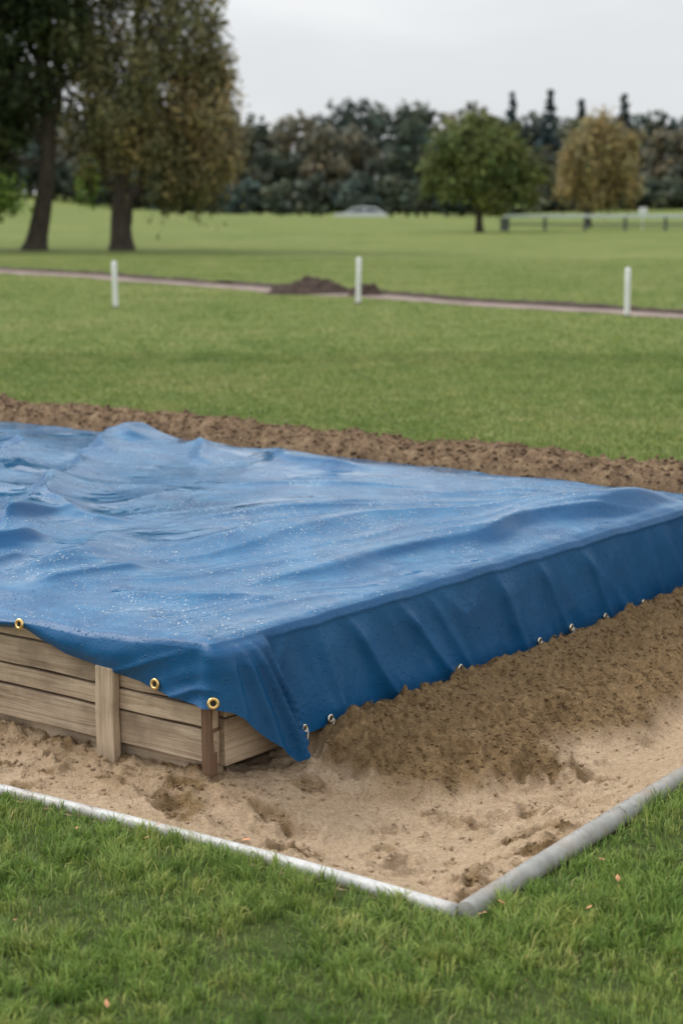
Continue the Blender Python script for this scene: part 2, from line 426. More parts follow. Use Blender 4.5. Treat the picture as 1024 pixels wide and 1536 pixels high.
def sand_h(x, y):
    a_, b_ = xy2k(x, y)
    i = np.clip(np.searchsorted(ua, a_), 0, len(ua) - 1); j = np.clip(((b_ + .02) / .009).astype(int), 0, len(ub) - 1)
    return sandZ[i, j], i, j

def clods(name, P, R, mat, damp=None, parent=None):
    ico = np.array([(0, 0, 1), (1, 0, 0), (0, 1, 0), (-1, 0, 0), (0, -1, 0), (0, 0, -1)], float)
    f = np.array([(0, 1, 2), (0, 2, 3), (0, 3, 4), (0, 4, 1), (5, 2, 1), (5, 3, 2), (5, 4, 3), (5, 1, 4)])
    n = len(P)
    V = ico[None] * R[:, None, None] * rng.uniform(.55, 1.35, (n, 6, 1))
    a = rng.uniform(0, 6.28, n); c_, s_ = np.cos(a)[:, None], np.sin(a)[:, None]
    x = V[..., 0] * c_ - V[..., 1] * s_; y = V[..., 0] * s_ + V[..., 1] * c_
    V = np.stack([x, y, V[..., 2] * .75], -1) + P[:, None]
    F = f[None] + (np.arange(n) * 6)[:, None, None]
    at = {"damp": np.repeat(damp, 6)} if damp is not None else None
    return mesh_obj(name, V.reshape(-1, 3), F.reshape(-1, 3), mat, True, parent, at)
n = 80000
ca_ = rng.uniform(0.03, 3.0, n); cb_ = rng.uniform(0.03, 3.6, n)
x = K0[0] + ca_ * ka[0] + cb_ * kb[0]; y = K0[1] + ca_ * ka[1] + cb_ * kb[1]
h, i, j = sand_h(x, y)
dens = np.clip(damp[i, j] * 1.1 + .08, 0, 1)
keep = rng.random(n) < dens
x, y, h, dd = x[keep], y[keep], h[keep], damp[i, j][keep]
R = 0.0016 + 0.0070 * rng.random(len(x)) ** 5
clods("sand_crumbs", np.stack([x, y, h + R * .3], -1), R, mat_sand, np.clip(dd + .05, 0, 1), sand_root)

# ------------------------------------------------------------------ kerb
kerb = empty("pit_kerb")
t = np.linspace(0.03, 7.9, 260)
px = K0[0] + t * ka[0]; py = K0[1] + t * ka[1]
P = np.stack([px + .007 * np.sin(t * 2.3), py + .007 * np.sin(t * 1.7), .004 + .004 * np.sin(t * 3)], -1)
V, F = tube(P, np.interp(t, [0, .8, 2], [.019, .017, .0165]), 14); mesh_obj("kerb_run_white", V, F, mat_kerb, True, kerb)
segs = [(0.0, 0.742), (0.746, 2.3), (2.304, 4.4)]
for k, (s0, s1) in enumerate(segs):
    t = np.concatenate([[s0, s0 + .002], np.linspace(s0 + .005, s1 - .005, 60), [s1 - .002, s1]])
    P = np.stack([K0[0] + t * kb[0] + .004 * np.sin(t * 3), K0[1] + t * kb[1], .010 + .004 * np.sin(t * 3)], -1)
    rad = np.full(len(t), .028); rad[0] = rad[-1] = .0245; rad[1] = rad[-2] = .0270
    V, F = tube(P, rad, 28); mesh_obj("kerb_run_grey_%d" % k, V, F, mat_kerb2, True, kerb)
n = 2600; tt_ = rng.uniform(0, 2.6, n); off_ = rng.normal(0, .018, n); sd_ = rng.random(n) < .5
x = K0[0] + np.where(sd_, tt_ * ka[0] + off_ * kb[0], tt_ * kb[0] + off_ * ka[0]); y = K0[1] + np.where(sd_, tt_ * ka[1] + off_ * kb[1], tt_ * kb[1] + off_ * ka[1])
rk = np.where(sd_, .0175, .028); zk = np.where(sd_, .004, .010 + .004 * np.sin(tt_ * 3))
ok = (np.abs(off_) < rk * .9) & (perlin(x * 7, y * 7, 9) > -.05)
R = rng.uniform(.0008, .0022, n)
clods("kerb_sand_grains", np.stack([x, y, zk + np.sqrt(np.clip(rk**2 - off_**2, 0, 1))], -1)[ok], R[ok], mat_sand, np.full(ok.sum(), .2), kerb)

# ------------------------------------------------------------------ tarp
An = np.concatenate([np.arange(0, 3.6, 0.0105), np.linspace(3.6, AW, 90)])
Bn = np.linspace(0, BW, 290)
def crease(A, B, pts, amp, w1, w2, taper=.25, p=1.25):
    pts = np.array(pts, float)
    best = np.full(A.shape, 1e9); sg = np.zeros(A.shape); tt = np.zeros(A.shape)
    Ltot = np.sum(np.hypot(*np.diff(pts, axis=0).T)); acc = 0
    for k in range(len(pts) - 1):
        p0, p1 = pts[k], pts[k + 1]; e = p1 - p0; l = np.hypot(*e)
        t = np.clip(((A - p0[0]) * e[0] + (B - p0[1]) * e[1]) / l**2, 0, 1)
        qx = A - p0[0] - t * e[0]; qy = B - p0[1] - t * e[1]; d = np.hypot(qx, qy)
        m = d < best
        best = np.where(m, d, best); sg = np.where(m, np.sign(e[0] * qy - e[1] * qx), sg)
        tt = np.where(m, (acc + t * l) / Ltot, tt); acc += l
    w = np.where(sg > 0, w1, w2)
    tp = smooth(0, taper, tt) * smooth(0, taper, 1 - tt)
    q = np.sqrt((best / w) ** 2 + .05) - math.sqrt(.05)
    return amp * tp * np.exp(-np.power(q + 1e-6, p))
def curve_pts(pts, n=14):
    pts = np.array(pts, float); t = np.linspace(0, len(pts) - 1, n); o = []
    for s in t:
        i = min(int(s), len(pts) - 2); f = s - i
        p0 = pts[max(i - 1, 0)]; p1 = pts[i]; p2 = pts[i + 1]; p3 = pts[min(i + 2, len(pts) - 1)]
        o.append(.5 * (2 * p1 + (p2 - p0) * f + (2 * p0 - 5 * p1 + 4 * p2 - p3) * f**2 + (3 * p1 - p0 - 3 * p2 + p3) * f**3))
    return o
def ridged(x, y, seed):
    n_ = 1 - np.abs(perlin(x, y, seed)) * 1.6
    return np.clip(n_, 0, 1) ** 2.2
def tarp_top(A, B):
    wA = A + .09 * fbm(A * 1.6, B * 1.6, 2, 61); wB = B + .09 * fbm(A * 1.6 + 9, B * 1.6, 2, 62)
    z = np.zeros(A.shape)
    z += .016 * fbm(wA * .8, wB * .8, 2, 8)
    CR = [([(3.42, 3.20), (2.9, 2.5), (2.35, 1.75), (1.80, .95), (1.5, .6)], .056, .028, .15, .10),
          ([(1.05, .66), (.85, 1.0), (.60, 1.5), (.32, 2.2), (.08, 2.95)], .074, .22, .048, .2),
          ([(.50, .45), (.36, .75), (.26, 1.4), (.20, 2.1), (.08, 2.8)], .036, .055, .11, .25),
          ([(1.02, .12), (.98, .35), (1.05, .62), (1.25, .95)], .068, .11, .035, .3),
          ([(1.5, .10), (1.42, .4), (1.5, .8)], .068, .045, .12, .3),
          ([(.80, .10), (.74, .30), (.80, .52)], .030, .03, .06, .3),
          ([(1.25, .08), (1.18, .25), (1.22, .5)], .034, .03, .06, .3),
          ([(.62, .12), (.5, .3), (.30, .42), (.10, .55)], .024, .04, .05, .3),
          ([(3.15, 3.05), (3.0, 2.75), (2.75, 2.55)], .036, .028, .08, .2),
          ([(2.75, 3.05), (2.5, 2.7), (2.1, 2.45)], .030, .035, .05, .3),
          ([(2.35, 3.0), (1.9, 2.75), (1.4, 2.65)], .028, .035, .08, .3),
          ([(3.6, 2.6), (2.95, 1.9), (2.5, 1.2), (2.2, .6)], .052, .035, .15, .2),
          ([(4.6, 2.9), (3.8, 2.2), (3.1, 1.5)], .048, .04, .17, .3),
          ([(2.0, .3), (1.75, .6), (1.7, 1.2)], .048, .035, .11, .3),
          ([(2.4, 1.9), (2.0, 1.3), (1.65, 1.1), (1.3, 1.2)], .026, .028, .09, .3),
          ([(1.30, 1.1), (1.15, 1.6), (.9, 2.2)], .020, .04, .13, .3),
          ([(1.9, 1.9), (1.5, 2.1), (1.0, 2.6)], .016, .03, .10, .3)]
    for (pts, am, w1, w2, tp) in CR: z += crease(wA, wB, curve_pts(pts), am, w1, w2, tp, 1.08)
    ang = np.arctan2(wA + .15, 3.35 - wB)
    rad_ = np.hypot(wA, 3.2 - wB)
    z += .015 * ridged(ang * 6.5, rad_ * .30, 95) * smooth(.3, 1.0, rad_) * smooth(1.5, .7, A)
    z += .008 * ridged(ang * 14, rad_ * .45, 98) * smooth(.3, 1.0, rad_) * smooth(1.5, .7, A)
    z += .014 * ridged(wA * 1.3 + wB * .5, wB * .6 - wA * .35, 96) * smooth(.6, 1.6, A)
    q = wA * .95 + wB * .33
    z += .0022 * perlin(q * 7.0, (wB - .3 * wA) * 1.0, 90) * smooth(2.4, .3, A)
    q2 = wA * .55 - wB * .8
    z += .0035 * perlin(q2 * 4.5, (wA + wB) * .9, 91) * smooth(.8, 2.0, A)
    z += .0012 * fbm(wA * 9, wB * 9, 3, 92)
    ed = np.minimum(np.minimum(A, B), BW - B)
    ef = smooth(-.01, .14, ed)
    zz = TOP + z * (ef * .96 + .04)
    back = smooth(.35, 0, BW - B)
    zz += back * (.005 * fbm(A * 3.2, A * 0 + 2.0, 3, 14)) * smooth(0, .3, A) - .016 * back
    zz += (1 - ef) * .005 * fbm(A * 4 + B * 4, A * 0, 3, 19)
    zz -= .008 * (1 - smooth(0, .022, np.minimum(A, B)))
    zz -= (.022 + .008 * perlin(A * 5, A * 0, 41)) * (1 - smooth(0, .10, B)) * smooth(.05, .4, A)
    return zz
GA, GB = np.meshgrid(An, Bn, indexing='ij')
TZ = tarp_top(GA, GB)
gx, gy = ab2xy(GA, GB)
g = Geo()
g.add(np.stack([gx, gy, TZ], -1).reshape(-1, 3), grid_faces(len(An), len(Bn))[:, ::-1])
nA, nB = len(An), len(Bn)
nl_ = np.array([-0.589, -0.808]); nr_ = np.array([0.778, -0.6285]); nb_ = np.array([0.589, 0.808])
idx = []
for i in range(nA - 1, -1, -1): idx.append((i, 0))
for j in range(1, nB): idx.append((0, j))
for i in range(1, nA): idx.append((i, nB - 1))
idx = np.array(idx)
pa = An[idx[:, 0]]; pb = Bn[idx[:, 1]]
S = np.where(idx[:, 1] == 0, -pa, np.where(idx[:, 0] == 0, pb, BW + pa))
wr = smooth(-.03, .03, S); wb = smooth(BW - .03, BW + .03, S)
OUT = nl_[None] * (1 - wr)[:, None] + nr_[None] * (wr * (1 - wb))[:, None] + nb_[None] * wb[:, None]
OUT /= np.linalg.norm(OUT, axis=1)[:, None]
hem = np.interp(S, [-6, -2.0, -1.25, -.83, -.72, -.5, -.19, 0, .05, .27, .30, .35, .45, .6, 1.1, 2.0, 2.7, 3.07, 3.15, 9],
                [.31, .30, .31, .315, .325, .265, .222, .206, .17, -.012, .012, .040, .048, .052, .054, .056, .060, .066, .2, .2])
hem = hem + .005 * fbm(S * 4, S * 0 + 3, 3, 44)
nt_ = 56
T = np.linspace(0, 1, nt_) ** 1.15
SS, TT = np.meshgrid(S, T, indexing='ij')
ztop = TZ[idx[:, 0], idx[:, 1]][:, None]
zz = ztop + (hem[:, None] - ztop) * TT
depth = ztop - zz
on = smooth(0, .035, depth)
off = .014 * np.sqrt(np.clip(depth / .018, 0, 1)) + .05 * depth
right = smooth(.2, .3, SS) * (SS < BW)
off += .004 * np.exp(-((depth - .022) / .006) ** 2) * right
amp = smooth(0, .12, depth)
sh = SS - .45 * depth
off += amp * .008 * fbm(sh * 4.5, depth * 2 + 3, 3, 71) * smooth(.3, .6, SS)
off += amp * .005 * fbm(sh * 11.0, depth * 3, 3, 72)
off += amp * .012 * ridged(sh * 3.2, depth * 1.5, 79) * smooth(.3, .5, SS)
off += smooth(.7, 1, TT) * .010 * fbm(SS * 3.5, SS * 0, 2, 75)
lf = smooth(-.6, -.9, SS)
off += lf * .035 * np.sin(np.clip(TT, 0, 1) * math.pi) + smooth(-.02, -.3, SS) * .016 * np.sin(TT * math.pi)
off += (SS < 0) * amp * .014 * fbm(SS * 6 + depth * 7, depth * 3, 2, 73)
off += (SS < 0) * amp * .014 * ridged(SS * 4 + depth * 12, depth * 2, 83)
line = SS - (.185 + .40 * depth)
lay = smooth(.010, -.004, line) * smooth(-.04, .03, SS)
off += on * lay * (.026 + .06 * depth)
for (s0, sl, a_, w_) in ((.06, .40, .028, .020), (.11, .48, .032, .015), (.15, .55, .018, .012), (.02, .16, .016, .018)):
    ln = SS - (s0 + (sl) * depth)
    off += a_ * smooth(.0, .08, depth) * np.exp(-np.abs(ln / w_) ** 1.4) * lay
off -= .020 * np.exp(-((line + .024) / .012) ** 2) * lay * smooth(.02, .1, depth)
for (s0, sl, a_) in ((.30, -.5, .014), (.42, .35, .014), (.55, .75, .022), (.80, .9, .020), (.95, .8, .014), (1.35, .5, .016), (1.6, .7, .012), (1.9, .6, .016), (2.35, .4, .012)):
    ln = SS - (s0 + sl * depth)
    off += a_ * amp * np.exp(-np.abs(ln / .024) ** 1.3) * (1 - lay)
bx_, by_ = ab2xy(pa, pb)
VX = bx_[:, None] + OUT[:, 0:1] * off; VY = by_[:, None] + OUT[:, 1:2] * off
g.add(np.stack([VX, VY, zz], -1).reshape(-1, 3), grid_faces(len(S), nt_))
V, F = g.get()
tarp = empty("blue_tarpaulin")
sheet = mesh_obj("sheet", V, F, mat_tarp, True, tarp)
import bmesh
bm = bmesh.new(); bm.from_mesh(sheet.data)
bmesh.ops.remove_doubles(bm, verts=bm.verts, dist=0.0006)
bmesh.ops.recalc_face_normals(bm, faces=bm.faces)
bm.to_mesh(sheet.data); bm.free()
sheet.data.polygons.foreach_set("use_smooth", np.ones(len(sheet.data.polygons), bool))
def skirt_pt(s, up):
    k = int(np.argmin(abs(S - s))); z = hem[k] + up
    j = int(np.argmin(abs(zz[k] - z)))
    return np.array([VX[k, j], VY[k, j], zz[k, j]]), OUT[k]
gs = [(-.70, 'b'), (-.185, 'b'), (-.005, 'b'), (.355, 's'), (.455, 's'), (1.135, 's'), (1.60, 's'), (1.83, 's'), (2.05, 's'), (2.33, 's'), (2.69, 's'), (-1.4, 'b'), (-2.1, 'b')]
for s, kind in gs:
    p, o = skirt_pt(s, .020)
    ax = np.array([o[0], o[1], 0.15]); c = p + ax * .006
    R = .0125 if kind == 'b' else .0100
    V, F = torus(c, ax, R, .005 if kind == 'b' else .0040)
    mesh_obj("grommet", V, F, mat_brass if kind == 'b' else mat_steel, True, tarp)
    t_ = np.cross([0, 0, 1.0], ax); t_ /= np.linalg.norm(t_); b_ = np.cross(ax / np.linalg.norm(ax), t_)
    an = np.linspace(0, 2 * math.pi, 16, endpoint=False)
    V = np.vstack([c + .0005 * ax, [c + R * (math.cos(q) * t_ + math.sin(q) * b_) for q in an]])
    F = [[0, 1 + q, 1 + (q + 1) % 16] for q in range(16)]
    mesh_obj("eyelet_hole", V, F, mat_hole, False, tarp)
    if kind == 's':
        ln = .055 if s < .4 else .026
        q = np.linspace(0, 1, 12)[:, None]
        P = c + ax * .006 + q * np.array([0, 0, -ln]) + np.sin(q * 5) * t_ * .004 + ax * .004
        V, F = tube(P, .0026, 6); mesh_obj("tie_cord", V, F, mat_cord, True, tarp)

# ------------------------------------------------------------------ timber box
box = empty("wooden_sandpit_frame")
def plank(name, ctr, ln, th, ht, ang, mat=mat_wood, tilt=0):
    bm = bmesh.new(); bmesh.ops.create_cube(bm, size=1)
    bmesh.ops.scale(bm, vec=(ln, th, ht), verts=bm.verts)
    cuts = [e for e in bm.edges if abs((e.verts[0].co - e.verts[1].co).x) > ln * .9]
    bmesh.ops.subdivide_edges(bm, edges=cuts, cuts=24, use_grid_fill=True)
    for v_ in bm.verts:
        w = perlin(np.array([v_.co.x * 6 + ctr[2] * 50]), np.array([v_.co.z * 4 + 3.1]), 3)[0]
        v_.co.z += w * .003; v_.co.y += perlin(np.array([v_.co.x * 5]), np.array([ctr[2] * 40.]), 8)[0] * .003
    me = bpy.data.meshes.new(name); bm.to_mesh(me); bm.free(); me.materials.append(mat)
    ob = bpy.data.objects.new(name, me); scene.collection.objects.link(ob)
    ob.location = ctr; ob.rotation_euler = (0, tilt, ang); ob.parent = box
    md = ob.modifiers.new("bevel", 'BEVEL'); md.width = .0035; md.segments = 2
    return ob
angA = math.atan2(aV[1], aV[0]); angB = math.atan2(bV[1], bV[0])
def onA(A, out): x, y = ab2xy(A, 0); return x + nl_[0] * out, y + nl_[1] * out
def onB(B, out): x, y = ab2xy(0, B); return x + nr_[0] * out, y + nr_[1] * out
rows = [(.030, .126), (.134, .191), (.199, .280), (.288, .350)]
for k, (z0, z1) in enumerate(rows):
    for m_, (a0, a1) in enumerate([(0.004, .388), (.391, 2.4), (2.403, 5.9)]):
        x, y = onA((a0 + a1) / 2, -.022 + .004 * ((k + m_) % 2))
        plank("front_board", (x, y, (z0 + z1) / 2), a1 - a0, .028, z1 - z0, angA, tilt=.003 * ((k % 3) - 1) * (1 if m_ == 0 else .3))
x, y = onA(1.1, -.045); plank("base_board", (x, y, -.03), 2.1, .02, .10, angA)
x, y = onA(4.0, -.045); plank("base_board", (x, y, -.03), 3.6, .02, .10, angA)
for a_ in (.385, 1.55, 2.7, 3.9, 5.1):
    x, y = onA(a_, .012); ob = plank("front_post", (x, y, .09), .34, .030, .070, angA); ob.rotation_euler = (0, math.pi / 2, angA)
x, y = ab2xy(.016, .016); ob = plank("corner_post", (x + nr_[0] * -.01, y, .175), .35, .032, .034, angA, mat_wood2); ob.rotation_euler = (0, math.pi / 2, angA)
for k, (z0, z1) in enumerate([(.012, .150), (.153, .270), (.273, .355)]):
    x, y = onB(1.55, -.022); plank("side_board", (x, y, (z0 + z1) / 2), 2.98, .028, z1 - z0, angB)
for b_ in (.06, .50, 1.4, 2.3, 3.0):
    x, y = onB(b_, -.06); ob = plank("side_post", (x, y, .06), .30, .045, .045, angB); ob.rotation_euler = (0, math.pi / 2, angB)
x, y = ab2xy(3.0, BW - .03); plank("back_board", (x, y, .17), 5.9, .028, .32, angA)
x, y = ab2xy(5.95, BW / 2); plank("end_board", (x, y, .17), 3.0, .028, .32, angB)

# ------------------------------------------------------------------ soil berm behind
u = np.arange(-1.3, 7.2, .018); w = np.arange(-.06, 1.25, .014)
U, W = np.meshgrid(u, w, indexing='ij')
prof = np.interp(W, [-.06, .0, .05, .12, .22, .34, .48, .80, 1.25], [.05, .30, .40, .445, .465, .45, .36, .10, -.06])
ends = smooth(-1.3, -.7, U) * smooth(7.2, 6.6, U)
X, Y = ab2xy(U, BW + .04 + W + .03 * fbm(U * 2.2, U * 0, 3, 4))
Z = prof * (.96 + .05 * fbm(U * 1.8, W * 1.4, 2, 6)) * ends - .08 * (1 - ends) + (.024 * fbm(X * 9, Y * 9, 5, 12, .62) + .014 * fbm(X * 3, Y * 3, 2, 15)) * smooth(-.03, .08, W) * ends
berm = mesh_obj("soil_berm", np.stack([X, Y, Z], -1).reshape(-1, 3), grid_faces(len(u), len(w)), mat_soil, True)
n = 30000
i = rng.integers(0, len(u), n); j = rng.integers(3, len(w) - 8, n)
R = .003 + .013 * rng.random(n) ** 4
P = np.stack([X[i, j] + rng.normal(0, .006, n), Y[i, j] + rng.normal(0, .006, n), Z[i, j] + R * .3], -1)
keep = ends[i, j] > .8
clods("soil_clods", P[keep], R[keep], mat_soil, parent=berm)

# ------------------------------------------------------------------ footpath + mounds
pp = np.array(curve_pts(path_pts, 260)); tg = np.gradient(pp, axis=0); tg /= np.linalg.norm(tg, axis=1)[:, None]
nn = np.stack([-tg[:, 1], tg[:, 0]], -1)
def ribbon(name, offs, hts, mat, wob, seed):
    V = []
    for k, (o, hgt) in enumerate(zip(offs, hts)):
        oo = o + wob * fbm(pp[:, 0] * 1.1, pp[:, 1] * 1.1 + k * 3, 3, seed + k)
        q = pp + nn * oo[:, None]
        V.append(np.stack([q[:, 0], q[:, 1], terrain(q[:, 0], q[:, 1]) + hgt * (1 + .5 * fbm(q[:, 0] * 3, q[:, 1] * 3, 2, seed))], -1))
    V = np.array(V); return mesh_obj(name, V.reshape(-1, 3), grid_faces(len(offs), len(pp)), mat, True)
sgn = 1 if nn[130, 1] > 0 else -1
ribbon("footpath", [-.34 * sgn, -.17 * sgn, .0, .17 * sgn, .34 * sgn], [.006, .012, .014, .012, .008], mat_path, .11, 3)
ribbon("path_soil_shadow_edge", [.32 * sgn, .42 * sgn, .56 * sgn, .76 * sgn], [.006, .050, .060, .0], mat_dark, .10, 13)  # low soil bank; its dark colour also paints in a shadow line
def mound(name, cx, cy, rx, ry, hgt, seed):
    a = np.linspace(0, 2 * math.pi, 90, endpoint=False); r = np.linspace(0, 1.15, 34)
    Rr, Aa = np.meshgrid(r, a, indexing='ij')
    x = cx + Rr * rx * np.cos(Aa) * (1 + .15 * np.sin(3 * Aa + seed)); y = cy + Rr * ry * np.sin(Aa)
    z = hgt * np.clip(1 - Rr ** 1.7, -.05, 1) * (1 + .45 * fbm(x * 2.2, y * 2.2, 2, seed)) + .05 * fbm(x * 7, y * 7, 4, seed + 3, .6) * (Rr < 1)
    V = np.stack([x, y, z], -1).reshape(-1, 3)
    m = len(a); F = []
    for i in range(len(r) - 1):
        for j in range(m): F.append([i * m + j, (i + 1) * m + j, (i + 1) * m + (j + 1) % m, i * m + (j + 1) % m])
    mesh_obj(name, V, np.array(F), mat_dark, True)
mound("soil_mound", -.50, 29.0, .70, .55, .23, 3)
mound("soil_mound", .36, 28.0, .30, .3, .17, 8)

# ------------------------------------------------------------------ marker posts
for (x, y, h) in ((-3.2, 25.2, .66), (.245, 26.1, .68), (3.76, 23.4, .64)):
    m_ = empty("marker_post")
    zs = np.array([-.1, 0, .2, .4, h - .02, h - .008, h]); rd = np.array([.037, .037, .037, .037, .037, .031, .018])
    tl = rng.uniform(-.025, .025)
    P = np.stack([x + tl * zs, np.full(7, y), zs], -1)
    V, F = tube(P, rd, 18); mesh_obj("post_body", V, F, mat_white, True, m_)
    V, F = torus((x + tl * (h - .06), y, h - .06), (0.001, 0, 1), .037, .003, 18, 6); mesh_obj("post_band", V, F, mat_white, True, m_)
    V, F = torus((x, y, .012), (0.001, 0, 1), .045, .012, 18, 6); mesh_obj("post_collar", V, F, mat_dark, True, m_)

# ------------------------------------------------------------------ grass
def blades(x, y, h, az, lean, w_, tone, r):
    n = len(x); z = terrain(x, y)
    px = -np.sin(az) * w_ / 2; py = np.cos(az) * w_ / 2
    tw = r.uniform(-1.2, 1.2, n); c_, s_ = np.cos(tw), np.sin(tw); px, py = px * c_ - py * s_, px * s_ + py * c_
    dx, dy = np.cos(az) * lean, np.sin(az) * lean
    b0 = np.stack([x - px, y - py, z - .004], -1); b1 = np.stack([x + px, y + py, z - .004], -1)
    m0 = np.stack([x - px * .8 + dx * .3, y - py * .8 + dy * .3, z + h * .6], -1); m1 = np.stack([x + px * .8 + dx * .3, y + py * .8 + dy * .3, z + h * .6], -1)
    tp = np.stack([x + dx, y + dy, z + h * .95 - lean * .12], -1)
    V = np.stack([b0, b1, m0, m1, tp], 1)
    F = np.array([(0, 1, 3), (0, 3, 2), (2, 3, 4)])[None] + (np.arange(n) * 5)[:, None, None]
    rd = np.clip(tone, 0, .93); rd = np.where(r.random(n) < .03, 1.0, rd)
    return V.reshape(-1, 3), F.reshape(-1, 3), np.repeat(rd, 5)
def allowed(x, y):
    al, be = xy2k(x, y)
    mg = -.022 + .016 * perlin(x * 9, y * 9, 6) + .036 * np.clip(perlin(x * 3, y * 3, 16) - .1, 0, 1)
    inside = (al > mg - .012 * (be > .0)) & (al < PIT_A + .1) & (be > mg) & (be < PIT_B + .05)
    bermz = (al > -.25) & (al < PIT_A) & (be > 3.4) & (be < PIT_B + .28)
    return ~inside & ~bermz & (path_dist(x, y) > .36 + .12 * perlin(x * 2, y * 2, 3)) & (np.hypot((x + .5) / .7, (y - 29) / .55) > 1) & (np.hypot((x - .36) / .3, (y - 28) / .3) > 1)
def lawn(n, sampler, hmin, hmax, wid, seed):
    r = np.random.default_rng(seed); x, y = sampler(r, n); k = allowed(x, y); x, y = x[k], y[k]; n = len(x)
    cl = np.clip(.5 + .9 * fbm(x * 2.5, y * 2.5, 4, 33, .65), 0, 1.4)
    h = r.uniform(hmin, hmax, n) * (.6 + .6 * cl)
    return blades(x, y, h, r.uniform(0, 2 * math.pi, n), r.uniform(.15, 1.0, n) ** 1.2 * h, wid * r.uniform(.6, 1.3, n), r.random(n) * .75 + .30 * (cl - .5), r)
def tufts(nt_, per, seed):
    r = np.random.default_rng(seed)
    cx = r.uniform(-1.9, 2.3, nt_); cy = r.uniform(2.7, 6.0, nt_)
    dens = np.clip(.75 + 1.1 * fbm(cx * 2.3, cy * 2.3, 3, 133), .22, 1.6)
    k = r.random(nt_) < dens; cx, cy, dens = cx[k], cy[k], dens[k]; m = len(cx)
    H = r.uniform(.022, .052, m) * (.60 + .45 * dens); tn = r.normal(.50, .19, m); R = r.uniform(.007, .020, m)
    ex = r.uniform(-1, 1, (m, 2)) * .3
    rad = np.abs(r.normal(0, 1, (m, per))); a = r.uniform(0, 2 * math.pi, (m, per))
    x = (cx[:, None] + R[:, None] * rad * np.cos(a)).ravel(); y = (cy[:, None] + R[:, None] * rad * np.sin(a)).ravel()
    h = (H[:, None] * r.uniform(.55, 1.15, (m, per))).ravel()
    dirx = (np.cos(a) + ex[:, :1] * 3).ravel(); diry = (np.sin(a) + ex[:, 1:] * 3).ravel(); az = np.arctan2(diry, dirx) + r.normal(0, .5, m * per)
    lean = h * np.clip(.25 + .35 * rad.ravel() + r.normal(0, .15, m * per), .05, 1.3)
    tone = (tn[:, None] + r.normal(0, .19, (m, per))).ravel()
    k = allowed(x, y)
    return blades(x[k], y[k], h[k], az[k], lean[k], (.0030 * r.uniform(.6, 1.35, m * per))[k], tone[k], r)
def s_near(r, n):
    y = r.uniform(2.7, 6.0, n); return r.uniform(-1.9, 2.3, n), y
def s_mid(r, n):
    t = r.random(n); y = 9.0 + (18 - 9.0) * t ** 1.15; return r.uniform(-1, 1, n) * (.21 * y + 1.3), y
def s_far(r, n):
    t = r.random(n); y = 17 + 27 * t ** 1.3; return r.uniform(-1, 1, n) * (.21 * y + 1.3), y
Gs = [lawn(110000, s_near, .016, .034, .0032, 1), tufts(13500, 26, 4), lawn(190000, s_mid, .012, .032, .0085, 2), lawn(130000, s_far, .009, .022, .018, 3)]
Vs = []; Fs = []; Rs = []; o = 0
for V, F, rd in Gs:
    Vs.append(V); Fs.append(F + o); Rs.append(rd); o += len(V)
mesh_obj("grass", np.concatenate(Vs), np.concatenate(Fs), mat_grass, False, attrs={"rnd": np.concatenate(Rs)})

# fallen leaves
g = Geo(); r = np.random.default_rng(12)
lp_ = [(-.13 + r.uniform(-1.0, .0), r.uniform(3.1, 4.3)) for _ in range(14)] + [(r.uniform(-.2, 1.2), r.uniform(3.1, 4.2)) for _ in range(14)] + [(.31, 3.68), (.36, 3.74), (.62, 4.0)]
for (x, y) in lp_:
    al_, be_ = xy2k(x, y)
    if al_ > 0.02 and be_ > 0.02: continue
    s = r.uniform(.006, .014); a_ = r.uniform(0, 6.28); tlt = r.uniform(-.5, .5)
    out = np.array([(-1, 0, 0), (-.4, .5, .25), (.3, .45, .15), (1, 0, .3), (.3, -.45, .1), (-.4, -.5, .2)]) * s
    out[:, 2] += out[:, 0] * tlt
    c_, s_ = math.cos(a_), math.sin(a_)
    V = np.stack([out[:, 0] * c_ - out[:, 1] * s_ + x, out[:, 0] * s_ + out[:, 1] * c_ + y, out[:, 2] + .036], -1)
    g.add(V, np.array([(0, 1, 4, 5), (1, 2, 3, 4)]))
V, F = g.get(); mesh_obj("fallen_leaves", V, F, mat_dleaf, False)

